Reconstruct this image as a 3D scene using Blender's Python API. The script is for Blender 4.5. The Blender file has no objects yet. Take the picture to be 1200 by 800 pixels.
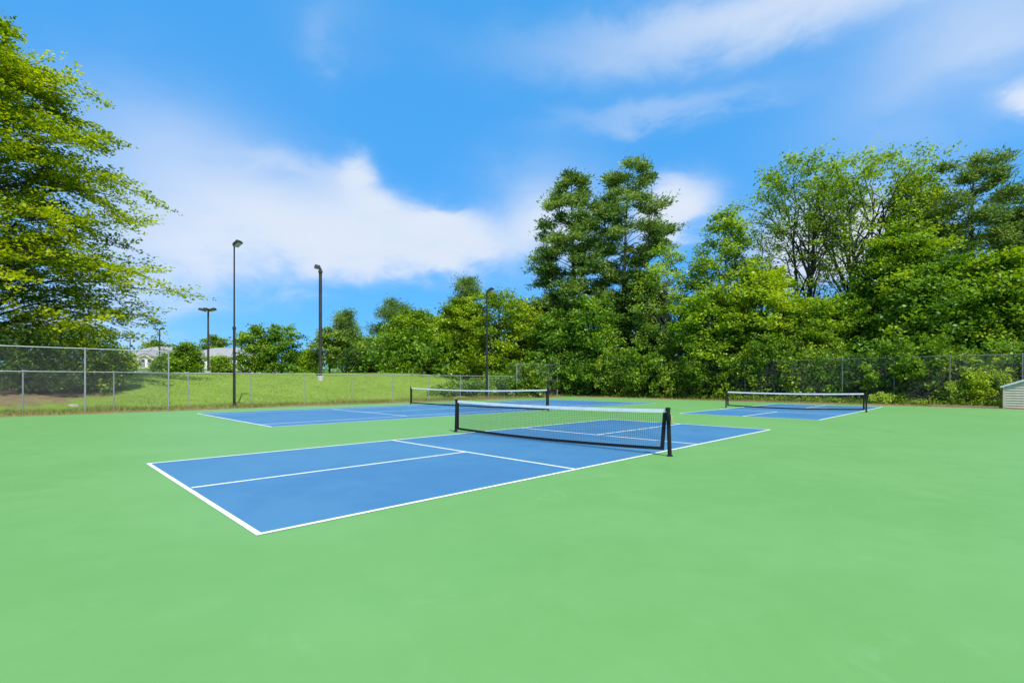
import bpy, math, random
import numpy as np
from mathutils import Vector

SC = bpy.context.scene
COL = SC.collection
PI = math.pi

# ------------------------------------------------------------------ camera
CX, CY, CH = -8.20, -7.33, 1.356
YAW = 0.7865
FPX = 578.4            # focal length in photo pixels (photo 1200 wide)
HOR = 446.6            # horizon row of the photo
FW = np.array([math.cos(YAW), math.sin(YAW), 0.0])
RT = np.array([math.sin(YAW), -math.cos(YAW), 0.0])
cam_d = bpy.data.cameras.new('camera')
cam = bpy.data.objects.new('camera', cam_d); COL.objects.link(cam)
cam.location = (CX, CY, CH)
cam.rotation_euler = (PI/2, 0, YAW - PI/2)
cam_d.sensor_width = 36.0
cam_d.lens = FPX/1200*36
cam_d.shift_y = (HOR-400)/1200
cam_d.clip_start = 0.05
cam_d.clip_end = 3000
SC.camera = cam


def at(px, D, z=0.0):
    p = np.array([CX, CY, 0.0]) + D*(FW + RT*(px-600)/FPX)
    return np.array([p[0], p[1], z])


def zz(py, D):
    return CH + (HOR-py)/FPX*D


# ------------------------------------------------------------------ light
SUN_EL = math.radians(55)
sd = 0.42*RT - 0.91*FW                      # towards the sun, horizontally
sd = sd/np.linalg.norm(sd)
SUN = np.array([sd[0]*math.cos(SUN_EL), sd[1]*math.cos(SUN_EL), math.sin(SUN_EL)])
sun_d = bpy.data.lights.new('sun', 'SUN')
sun_d.energy = 4.7
sun_d.angle = math.radians(0.6)
sun_d.color = (1.0, 0.955, 0.88)
sun = bpy.data.objects.new('sun', sun_d); COL.objects.link(sun)
sun.rotation_euler = Vector(SUN).to_track_quat('Z', 'Y').to_euler()
sun.location = (0, 0, 60)

SC.view_settings.view_transform = 'Standard'
SC.view_settings.look = 'None'
SC.view_settings.exposure = 0.32
SC.view_settings.gamma = 1.0
SC.render.engine = 'CYCLES'
SC.cycles.max_bounces = 8
SC.cycles.transparent_max_bounces = 8

# ------------------------------------------------------------------ sky
W = bpy.data.worlds.new('World'); SC.world = W; W.use_nodes = True
nt = W.node_tree; nt.nodes.clear()


class X:
    """tiny expression helper for shader maths"""
    def __init__(s, t, sock): s.t, s.s = t, sock
    def _m(s, op, *a, clamp=False):
        n = s.t.nodes.new('ShaderNodeMath'); n.operation = op; n.use_clamp = clamp
        for i, v in enumerate((s,)+a):
            if isinstance(v, X): s.t.links.new(v.s, n.inputs[i])
            else: n.inputs[i].default_value = v
        return X(s.t, n.outputs[0])
    def __add__(s, o): return s._m('ADD', o)
    __radd__ = __add__
    def __sub__(s, o): return s._m('SUBTRACT', o)
    def __mul__(s, o): return s._m('MULTIPLY', o)
    __rmul__ = __mul__
    def __truediv__(s, o): return s._m('DIVIDE', o)
    def sstep(s, a, b):
        n = s.t.nodes.new('ShaderNodeMapRange'); n.interpolation_type = 'SMOOTHSTEP'
        s.t.links.new(s.s, n.inputs[0]); n.inputs[1].default_value = a; n.inputs[2].default_value = b
        return X(s.t, n.outputs[0])


tc = nt.nodes.new('ShaderNodeTexCoord')
sep = nt.nodes.new('ShaderNodeSeparateXYZ'); nt.links.new(tc.outputs['Generated'], sep.inputs[0])
vx, vy, vz = (X(nt, sep.outputs[i]) for i in range(3))
az = vy._m('ARCTAN2', vx)
el = vz._m('ARCSINE')


def noise(t, vec, scale, detail, rough=0.55, dist=0.0):
    n = t.nodes.new('ShaderNodeTexNoise'); n.inputs['Scale'].default_value = scale
    n.inputs['Detail'].default_value = detail; n.inputs['Roughness'].default_value = rough
    n.inputs['Distortion'].default_value = dist
    if vec is not None: t.links.new(vec, n.inputs['Vector'])
    return X(t, n.outputs[0])


mp = nt.nodes.new('ShaderNodeMapping'); nt.links.new(tc.outputs['Generated'], mp.inputs[0])
mp.inputs['Scale'].default_value = (1, 1, 2.0)
mp.inputs['Location'].default_value = (3.1, 0.4, 1.7)
fb = noise(nt, mp.outputs[0], 3.2, 8, 0.52, 0.3)
fb2 = noise(nt, mp.outputs[0], 1.3, 5, 0.5, 0.2)
fb3 = noise(nt, mp.outputs[0], 8.0, 9, 0.58, 0.4)
wa = az + (fb - 0.5)*0.12 + (fb3 - 0.5)*0.08
we = el + (fb2 - 0.5)*0.025 + (fb3 - 0.5)*0.10
# (photo px, py) centre, half sizes in px, density
BL = [(418, 204, 15, 15, .8), (446, 236, 24, 14, .9), (500, 256, 26, 11, .8), (340, 200, 40, 14, .35), (450, 284, 84, 30, 1.0), (345, 270, 105, 40, .75), (250, 235, 110, 60, .42), (190, 150, 110, 40, .26), (535, 282, 36, 24, .8),
      (230, 310, 120, 35, .42), (400, 215, 28, 26, .35), (628, 262, 34, 32, .7), (788, 247, 36, 27, 1.8), (655, 300, 60, 40, .45),
      (985, 285, 90, 46, 1.6), 
      (1203, 122, 22, 15, 1.1), (375, 50, 26, 45, .3), (150, 330, 80, 60, .3), (1050, 110, 130, 50, .22), (60, 380, 150, 40, .45)]
SOFT = [(190, 230, 130, 80, .45), (640, 235, 60, 40, .4), (990, -16, 260, 34, 1.7), (1170, 26, 120, 50, .8), (780, 131, 90, 13, .42), (1100, 130, 160, 60, .2), (390, 20, 50, 40, .10)]
dens = None; soft = None
for kind_, (px, py, sx, sy, amp) in [('p', b) for b in BL]+[('s', b) for b in SOFT]:
    s = (px-600)/FPX
    a0 = YAW - math.atan(s); c = math.cos(math.atan(s))
    e0 = math.atan((HOR-py)/FPX*c)
    ka = sx/FPX*c*c*1.25; ke = sy/FPX*c*math.cos(e0)**2*1.25
    da = (wa - a0)*(1/ka); de = (we - e0)*(1/ke)
    g = (da*da + de*de)*-1.0
    g = g._m('EXPONENT')*amp
    if kind_ == 'p': dens = g if dens is None else dens + g
    else: soft = g if soft is None else soft + g
# the same kind of broken cloud goes on all round, outside the frame too
hlen = (vz*vz*-1.0 + 1.0001)._m('SQRT')
infront = ((vx*float(FW[0]) + vy*float(FW[1]))/hlen).sstep(0.25, 0.66)*(el.sstep(0.72, 0.95)*-1.0 + 1.0)
elsewhere = fb2.sstep(0.40, 0.66)*1.0*(infront*-1.0 + 1.0)*vz.sstep(0.02, 0.2)
dens = dens*(fb*0.9 + fb3*1.1 + 0.0) + elsewhere
soft = soft*(fb2*0.8 + fb3*0.5 + 0.35)
cl = (dens._m('POWER', 2.1)*2.0 + soft)._m('MULTIPLY', -1.0)._m('EXPONENT')*-1.0 + 1.0
sky = nt.nodes.new('ShaderNodeTexSky'); sky.sky_type = 'NISHITA'; sky.sun_disc = False
sky.sun_elevation = SUN_EL
sky.sun_rotation = math.atan2(SUN[0], SUN[1])
sky.air_density = 1.0; sky.dust_density = 0.4; sky.ozone_density = 3.0; sky.altitude = 100
tint = nt.nodes.new('ShaderNodeMix'); tint.data_type = 'RGBA'; tint.blend_type = 'MULTIPLY'; tint.inputs[0].default_value = 1.0
nt.links.new(sky.outputs[0], tint.inputs[6]); tint.inputs[7].default_value = (0.66, 1.06, 1.55, 1)
flat_ = nt.nodes.new('ShaderNodeMix'); flat_.data_type = 'RGBA'; flat_.inputs[0].default_value = 0.68
nt.links.new(tint.outputs[2], flat_.inputs[6]); flat_.inputs[7].default_value = (0.58, 3.75, 8.3, 1)
mix = nt.nodes.new('ShaderNodeMix'); mix.data_type = 'RGBA'
nt.links.new(cl.s, mix.inputs[0]); nt.links.new(flat_.outputs[2], mix.inputs[6])
mix.inputs[7].default_value = (5.9, 6.6, 7.7, 1)
bg = nt.nodes.new('ShaderNodeBackground'); bg.inputs[1].default_value = 0.1
nt.links.new(mix.outputs[2], bg.inputs[0])
wo = nt.nodes.new('ShaderNodeOutputWorld'); nt.links.new(bg.outputs[0], wo.inputs[0])


# ------------------------------------------------------------------ materials
def ramp2(t, fac, a, b):
    m = t.nodes.new('ShaderNodeMix'); m.data_type = 'RGBA'
    t.links.new(fac.s, m.inputs[0])
    for i, c in ((6, a), (7, b)):
        if isinstance(c, tuple): m.inputs[i].default_value = c+(1,)
        else: t.links.new(c, m.inputs[i])
    return m.outputs[2]


def mat(name, c1, c2=None, rough=0.6, scale=8.0, metal=0.0, bump=0.0, bscale=60.0, spec=0.5, detail=5):
    m = bpy.data.materials.new(name); m.use_nodes = True; t = m.node_tree
    b = t.nodes['Principled BSDF']
    b.inputs['Roughness'].default_value = rough; b.inputs['Metallic'].default_value = metal
    b.inputs['Specular IOR Level'].default_value = spec
    co = t.nodes.new('ShaderNodeTexCoord')
    n = noise(t, co.outputs['Object'], scale, detail)
    c2 = c2 or tuple(x*0.8 for x in c1)
    t.links.new(ramp2(t, n.sstep(0.3, 0.7), c1, c2), b.inputs['Base Color'])
    if bump:
        bn = t.nodes.new('ShaderNodeBump'); bn.inputs['Strength'].default_value = bump; bn.inputs['Distance'].default_value = 0.01
        t.links.new(noise(t, co.outputs['Object'], bscale, 4).s, bn.inputs['Height'])
        t.links.new(bn.outputs[0], b.inputs['Normal'])
    return m


def leafmat(name, dark, mid, light, trans=0.35, gloss=0.02):
    """leaf colour runs dark > mid > light with the leaf's own 'tint'"""
    m = bpy.data.materials.new(name); m.use_nodes = True; t = m.node_tree; t.nodes.clear()
    a = t.nodes.new('ShaderNodeAttribute'); a.attribute_name = 'tint'
    f = X(t, a.outputs['Fac'])
    c = ramp2(t, f.sstep(0.35, 1.0), ramp2(t, f.sstep(0.0, 0.5), dark, mid), light)
    d = t.nodes.new('ShaderNodeBsdfDiffuse'); tr = t.nodes.new('ShaderNodeBsdfTranslucent')
    g = t.nodes.new('ShaderNodeBsdfGlossy'); g.inputs['Roughness'].default_value = 0.45
    hs = t.nodes.new('ShaderNodeHueSaturation'); hs.inputs['Value'].default_value = 1.25; hs.inputs['Saturation'].default_value = 1.1
    hs.inputs['Hue'].default_value = 0.49
    t.links.new(c, d.inputs[0]); t.links.new(c, hs.inputs['Color']); t.links.new(hs.outputs[0], tr.inputs[0])
    m1 = t.nodes.new('ShaderNodeMixShader'); m1.inputs[0].default_value = trans
    t.links.new(d.outputs[0], m1.inputs[1]); t.links.new(tr.outputs[0], m1.inputs[2])
    m2 = t.nodes.new('ShaderNodeMixShader'); m2.inputs[0].default_value = gloss
    t.links.new(m1.outputs[0], m2.inputs[1]); t.links.new(g.outputs[0], m2.inputs[2])
    o = t.nodes.new('ShaderNodeOutputMaterial'); t.links.new(m2.outputs[0], o.inputs[0])
    return m


def courtmat(name, base, alt, wear, scuff=0.3):
    m = bpy.data.materials.new(name); m.use_nodes = True; t = m.node_tree
    b = t.nodes['Principled BSDF']
    co = t.nodes.new('ShaderNodeTexCoord')
    n1 = noise(t, co.outputs['Object'], 0.35, 4, 0.55, 0.4)
    n2 = noise(t, co.outputs['Object'], 2.2, 6, 0.65, 0.6)
    n3 = noise(t, co.outputs['Object'], 0.9, 8, 0.75, 1.5)
    c = ramp2(t, (n1*0.6 + n2*0.4).sstep(0.38, 0.62), base, alt)
    c = ramp2(t, n3.sstep(0.60, 0.78)*scuff, c, wear)
    gr = noise(t, co.outputs['Object'], 160, 3, 0.6)
    gm = t.nodes.new('ShaderNodeMix'); gm.data_type = 'RGBA'; gm.blend_type = 'MULTIPLY'; gm.inputs[0].default_value = 1.0
    t.links.new(c, gm.inputs[6])
    v = gr*0.22 + 0.89
    cb = t.nodes.new('ShaderNodeCombineColor'); [t.links.new(v.s, cb.inputs[i]) for i in range(3)]
    t.links.new(cb.outputs[0], gm.inputs[7]); t.links.new(gm.outputs[2], b.inputs['Base Color'])
    r = n2*0.16 + 0.50
    t.links.new(r.s, b.inputs['Roughness']); b.inputs['Specular IOR Level'].default_value = 0.35
    bn = t.nodes.new('ShaderNodeBump'); bn.inputs['Strength'].default_value = 0.25; bn.inputs['Distance'].default_value = 0.002
    t.links.new(gr.s, bn.inputs['Height']); t.links.new(bn.outputs[0], b.inputs['Normal'])
    return m


M = {}
M['green'] = courtmat('green acrylic court paint', (.116, .290, .076), (.130, .308, .088), (.22, .38, .18), .5)
M['blue'] = courtmat('blue acrylic court paint', (.038, .150, .300), (.052, .178, .318), (.10, .22, .35), .3)
M['line'] = mat('white line paint', (.80, .81, .80), (.70, .72, .70), .6, 3, bump=.1)
M['black'] = mat('black powder coat', (.008, .008, .009), (.014, .014, .015), .55, 12, spec=.25)
M['blackvinyl'] = mat('black vinyl band', (.010, .011, .012), (.02, .02, .02), .7, 20, bump=.3, spec=.2)
M['string'] = mat('black net twine', (.02, .022, .025), (.035, .035, .04), .8, 40)
M['tape'] = mat('white vinyl tape', (.86, .86, .84), (.76, .76, .75), .55, 6, bump=.2)
M['galv'] = mat('galvanised steel', (.33, .35, .36), (.24, .26, .28), .55, 14, metal=.3, bump=.1)
M['oldgalv'] = mat('old dull steel', (.17, .18, .17), (.10, .11, .10), .7, 9, metal=.2, bump=.2)
M['wire'] = mat('galvanised fence wire', (.22, .23, .23), (.15, .16, .16), .55, 5, metal=.3)
M['bronze'] = mat('dark bronze paint', (.014, .015, .017), (.028, .028, .028), .55, 4, spec=.3)
M['rusty'] = mat('weathered steel pole', (.055, .047, .040), (.022, .026, .030), .65, 1.2, spec=.3)
M['lens'] = mat('lamp lens', (.45, .46, .42), (.35, .36, .33), .25, 10)
M['concrete'] = mat('pale concrete', (.50, .48, .44), (.38, .37, .34), .85, 5, bump=.4)
M['bark'] = mat('grey brown bark', (.085, .065, .048), (.045, .036, .028), .9, 6, bump=1.0, bscale=14)
M['pinebark'] = mat('reddish pine bark', (.11, .068, .045), (.055, .04, .03), .9, 7, bump=1.0, bscale=12)
M['palebark'] = mat('pale dead wood', (.36, .32, .26), (.24, .21, .17), .85, 6, bump=.6, bscale=20)
M['siding'] = mat('beige lap siding', (.58, .49, .37), (.50, .43, .33), .65, 5, bump=.2)
M['trimwhite'] = mat('white trim', (.74, .74, .73), (.62, .62, .62), .5, 5)
M['stucco'] = mat('pale stucco', (.80, .76, .70), (.72, .69, .64), .9, .6, bump=.3)
M['shingle'] = mat('grey shingle roof', (.29, .295, .29), (.22, .225, .225), .9, 1.4, bump=.5)
M['cream'] = mat('cream trim', (.66, .48, .24), (.60, .44, .22), .7, 3)
M['glass'] = mat('dark window glass', (.05, .06, .07), (.03, .04, .05), .12, 3)
M['timber'] = mat('weathered timber', (.34, .25, .16), (.22, .16, .10), .85, 6, bump=.5)
M['yellow'] = mat('yellow strap', (.62, .42, .10), (.55, .30, .06), .6, 10)
M['stone'] = mat('pale stone', (.45, .42, .38), (.3, .28, .25), .85, 6, bump=.5)
M['vanwhite'] = mat('white vehicle paint', (.75, .76, .77), (.68, .69, .70), .3, 2)
M['rubber'] = mat('black rubber', (.02, .02, .02), (.03, .03, .03), .8, 8)

M['lf_left'] = leafmat('yellow green oak leaves', (.062, .115, .005), (.195, .305, .008), (.490, .570, .018), .47)
M['lf_bright'] = leafmat('bright green leaves', (.080, .160, .008), (.205, .335, .012), (.450, .570, .042), .42)
M['lf_mid'] = leafmat('mid green leaves', (.060, .135, .010), (.140, .270, .014), (.350, .490, .036), .40)
M['lf_light'] = leafmat('light loose leaves', (.095, .190, .022), (.215, .360, .036), (.400, .540, .075), .45)
M['lf_pine'] = leafmat('pine needles', (.050, .115, .020), (.135, .240, .038), (.290, .410, .080), .32)
M['lf_cedar'] = leafmat('soft deep green leaves', (.052, .135, .014), (.115, .245, .021), (.290, .460, .044), .38)
M['lf_vine'] = leafmat('vine leaves', (.055, .130, .009), (.140, .260, .014), (.400, .530, .050), .38, .03)
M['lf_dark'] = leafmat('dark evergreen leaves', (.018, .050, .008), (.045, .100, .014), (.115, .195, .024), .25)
M['lf_far'] = leafmat('far green leaves', (.070, .140, .024), (.165, .280, .038), (.330, .450, .070), .40)
M['grass'] = leafmat('grass blades', (.110, .190, .012), (.165, .255, .018), (.400, .360, .140), .35, .01)


# ------------------------------------------------------------------ mesh helpers
class MB:
    def __init__(s): s.v, s.f, s.n = [], [], 0
    def add(s, v, f):
        v = np.asarray(v, float)
        s.v.append(v); s.f += [tuple(i+s.n for i in q) for q in f]; s.n += len(v); return s
    def box(s, c, d, rz=0.0, tilt=None):
        x, y, z = (k/2 for k in d)
        v = np.array([(a*x, b*y, e*z) for a in (-1, 1) for b in (-1, 1) for e in (-1, 1)])
        if tilt is not None: v = v@np.array(tilt).T
        cz, sz = math.cos(rz), math.sin(rz)
        v = v@np.array([[cz, sz, 0], [-sz, cz, 0], [0, 0, 1]]) + np.array(c)
        return s.add(v, [(0, 1, 3, 2), (4, 6, 7, 5), (0, 4, 5, 1), (2, 3, 7, 6), (0, 2, 6, 4), (1, 5, 7, 3)])
    def tube(s, pts, r, k=8, cap=True):
        pts = np.asarray(pts, float); n = len(pts)
        r = np.full(n, r) if np.isscalar(r) else np.asarray(r, float)
        t = np.gradient(pts, axis=0); t /= np.linalg.norm(t, axis=1)[:, None]+1e-12
        a = np.array([1., 0, 0]) if abs(t[0][0]) < .8 else np.array([0, 1., 0])
        u = np.cross(t, a); u /= np.linalg.norm(u, axis=1)[:, None]; w = np.cross(t, u)
        an = np.arange(k)*2*PI/k
        v = pts[:, None]+r[:, None, None]*(u[:, None]*np.cos(an)[None, :, None]+w[:, None]*np.sin(an)[None, :, None])
        f = [(i*k+j, i*k+(j+1) % k, (i+1)*k+(j+1) % k, (i+1)*k+j) for i in range(n-1) for j in range(k)]
        if cap: f += [tuple(range(k))[::-1], tuple((n-1)*k+j for j in range(k))]
        return s.add(v.reshape(-1, 3), f)
    def prism(s, poly, z0, z1):
        n = len(poly)
        v = [(x, y, z0) for x, y in poly]+[(x, y, z1) for x, y in poly]
        return s.add(v, [tuple(range(n))[::-1], tuple(range(n, 2*n))]+[(i, (i+1) % n, n+(i+1) % n, n+i) for i in range(n)])
    def build(s, name, m, parent=None, kind=None, smooth=False, loc=None, bevel=0.0):
        me = bpy.data.meshes.new(name); v = np.concatenate(s.v)
        if loc is not None: v = v-np.array(loc)
        me.from_pydata(v.tolist(), [], s.f); me.materials.append(m)
        if smooth: me.polygons.foreach_set('use_smooth', [True]*len(me.polygons))
        o = bpy.data.objects.new(name, me); COL.objects.link(o)
        if loc is not None: o.location = loc
        if parent is not None: o.parent = parent
        if kind: o['kind'] = kind
        if bevel:
            b = o.modifiers.new('bevel', 'BEVEL'); b.width = bevel; b.segments = 2; b.limit_method = 'ANGLE'
        return o


def npmesh(name, verts, quads, m, tint=None, parent=None, kind=None, smooth=False):
    """quads (N,4) or tris (N,3) straight from arrays"""
    me = bpy.data.meshes.new(name)
    k = quads.shape[1]; nv, nf = len(verts), len(quads)
    me.vertices.add(nv); me.vertices.foreach_set('co', np.ascontiguousarray(verts, dtype=np.float32).ravel())
    me.loops.add(nf*k); me.loops.foreach_set('vertex_index', np.ascontiguousarray(quads, dtype=np.int32).ravel())
    me.polygons.add(nf); me.polygons.foreach_set('loop_start', np.arange(0, nf*k, k, dtype=np.int32))
    me.polygons.foreach_set('loop_total', np.full(nf, k, dtype=np.int32))
    if smooth: me.polygons.foreach_set('use_smooth', np.ones(nf, dtype=bool))
    me.update(calc_edges=True)
    if tint is not None:
        at_ = me.attributes.new('tint', 'FLOAT', 'POINT'); at_.data.foreach_set('value', np.asarray(tint, dtype=np.float32))
    me.materials.append(m)
    o = bpy.data.objects.new(name, me); COL.objects.link(o)
    if parent is not None: o.parent = parent
    if kind: o['kind'] = kind
    return o


def thing(name, label, cat, loc=(0, 0, 0), rz=0.0, group=None):
    o = bpy.data.objects.new(name, None); COL.objects.link(o)
    o.empty_display_size = 0.3
    o.location = tuple(float(x) for x in loc); o.rotation_euler = (0, 0, rz)
    o['label'] = label; o['category'] = cat
    if group: o['group'] = group
    return o


def struct(o): o['kind'] = 'structure'; return o


# ------------------------------------------------------------------ terrain
SX0, SX1, SY0, SY1 = -26.0, 25.9, -24.0, 19.55      # the court slab


def sst(x, a, b):
    t = np.clip((x-a)/(b-a), 0, 1); return t*t*(3-2*t)


def hz(x, y):
    x = np.asarray(x, float); y = np.asarray(y, float)
    inside = (x < SX1+.05) & (y < SY1+.05) & (x > SX0-.05) & (y > SY0-.05)
    pl = 1.83 + 0.012*np.clip(x+6, -10, 30)
    hill = sst(y, 21.0, 35.0)**0.85*pl*(1-sst(x, 19, 31)*(1-sst(y, 45, 90)))
    far = sst(np.hypot(x-8, y-8), 60, 110)*2.0
    z = 0.03 + np.maximum(hill, far*sst(x+y, 20, 60)) + 0.03*np.sin(x*1.3+y*.7)*np.cos(y*1.1-x*.4)
    return np.where(inside, -0.10, z)


xs = np.unique(np.concatenate([np.linspace(-900, -60, 15), np.linspace(-60, -16, 16), np.arange(-16, 34, .4), np.linspace(34, 90, 24), np.linspace(90, 1000, 16)]))
ys = np.unique(np.concatenate([np.linspace(-900, -60, 15), np.linspace(-60, -26, 10), np.arange(-26, 18.8, 1.2), np.arange(18.8, 38, .3), np.linspace(38, 90, 24), np.linspace(90, 1000, 16)]))
gx, gy = np.meshgrid(xs, ys)
gz = hz(gx, gy)
nx, ny = len(xs), len(ys)
ii, jj = np.meshgrid(np.arange(nx-1), np.arange(ny-1))
q = np.stack([jj*nx+ii, jj*nx+ii+1, (jj+1)*nx+ii+1, (jj+1)*nx+ii], -1).reshape(-1, 4)
# bare earth: the strip beside the slab, the ground under the big tree and under the wood
fringe = (1-sst(gy, 20.3, 21.6))*(gx < 30)
wood = sst(gx, 24.5, 26.0)*(gy < 24)*(gx < 60)
tp = at(-30, 27)
under = 1-sst(np.hypot((gx-tp[0]+.5)/1.15, gy-tp[1]+4.2), 4.0, 7.8)
dirt = np.clip(np.maximum(np.maximum(fringe, wood), under*0.68), 0, 1)
m = bpy.data.materials.new('lawn and earth'); m.use_nodes = True; t = m.node_tree; b = t.nodes['Principled BSDF']
b.inputs['Roughness'].default_value = .95; b.inputs['Specular IOR Level'].default_value = .15
co = t.nodes.new('ShaderNodeTexCoord')
a_ = t.nodes.new('ShaderNodeAttribute'); a_.attribute_name = 'tint'
n1 = noise(t, co.outputs['Object'], .45, 6, .6, .5); n2 = noise(t, co.outputs['Object'], 5, 6, .7); n3 = noise(t, co.outputs['Object'], 1.6, 5, .65, .8)
gcol = ramp2(t, (n1*.5+n2*.5).sstep(.36, .64), (.140, .232, .020), (.175, .262, .028))
gcol = ramp2(t, n3.sstep(.50, .74)*.62, gcol, (.29, .30, .085))
dcol = ramp2(t, n2.sstep(.3, .7), (.135, .085, .052), (.235, .165, .092))
k_ = (X(t, a_.outputs['Fac']) + (n3-.5)*1.3 + (n2-.5)*.7).sstep(.38, .66)
t.links.new(ramp2(t, k_, gcol, dcol), b.inputs['Base Color'])
bn = t.nodes.new('ShaderNodeBump'); bn.inputs['Strength'].default_value = .7; bn.inputs['Distance'].default_value = .05
t.links.new(n2.s, bn.inputs['Height']); t.links.new(bn.outputs[0], b.inputs['Normal'])
struct(npmesh('ground', np.stack([gx, gy, gz], -1).reshape(-1, 3), q, m, tint=dirt.ravel(), smooth=True))

# court slab (green surface)
slab = MB()
slab.box(((SX0+SX1)/2, (SY0+SY1)/2, -.075), (SX1-SX0, SY1-SY0, .15))
struct(slab.build('court_slab', M['green']))


def flat(x0, y0, x1, y1, z):
    return MB().add([(x0, y0, z), (x1, y0, z), (x1, y1, z), (x0, y1, z)], [(0, 1, 2, 3)])


LW = 0.055


def court(name, x0, y0, x1, y1, lines):
    c = struct(flat(x0, y0, x1, y1, .0025).build(name, M['blue']))
    z = .005
    rects = [(x0, y0, x1, y0+LW), (x0, y1-LW, x1, y1), (x0, y0+LW, x0+LW, y1-LW), (x1-LW, y0+LW, x1, y1-LW)] + lines
    for r in rects: flat(*r, z).build('court_line', M['line'], c)
    return c


W1 = 2.675
h = LW/2
K = 2.134
L = 6.706
court('pickleball_court', -L-.02, -W1, L+.02, W1, [
    (-K-h, -W1+LW, -K+h, W1-LW), (K-h, -W1+LW, K+h, W1-LW), (-L+LW, -h, -K-h, h), (K+h, -h, L-LW, h)])
C3 = 17.95; y3 = -.13; w3 = 2.6
court('pickleball_court', C3-6.4, y3-w3, C3+6.0, y3+w3, [
    (C3-K-.15-h, y3-w3+LW, C3-K-.15+h, y3+w3-LW), (C3+K-h, y3-w3+LW, C3+K+h, y3+w3-LW),
    (C3-6.4+LW, y3-h, C3-K-.15-h, y3+h), (C3+K+h, y3-h, C3+6.0-LW, y3+h)])
# the tennis court behind
tx0, tx1, ty0, ty1 = -2.93, 19.85, 8.05, 16.75
ta = 1.13                                            # width of the doubles alleys
tcx = 8.45
sv = 5.95
court('tennis_court', tx0, ty0, tx1, ty1, [
    (tx0+LW, ty0+ta-h, tx1-LW, ty0+ta+h), (tx0+LW, ty1-ta-h, tx1-LW, ty1-ta+h),
    (tcx-sv-h, ty0+ta+h, tcx-sv+h, ty1-ta-h), (tcx+sv-h, ty0+ta+h, tcx+sv+h, ty1-ta-h),
    (tcx-sv+h, (ty0+ty1)/2-h, tcx+sv-h, (ty0+ty1)/2+h)])


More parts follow.
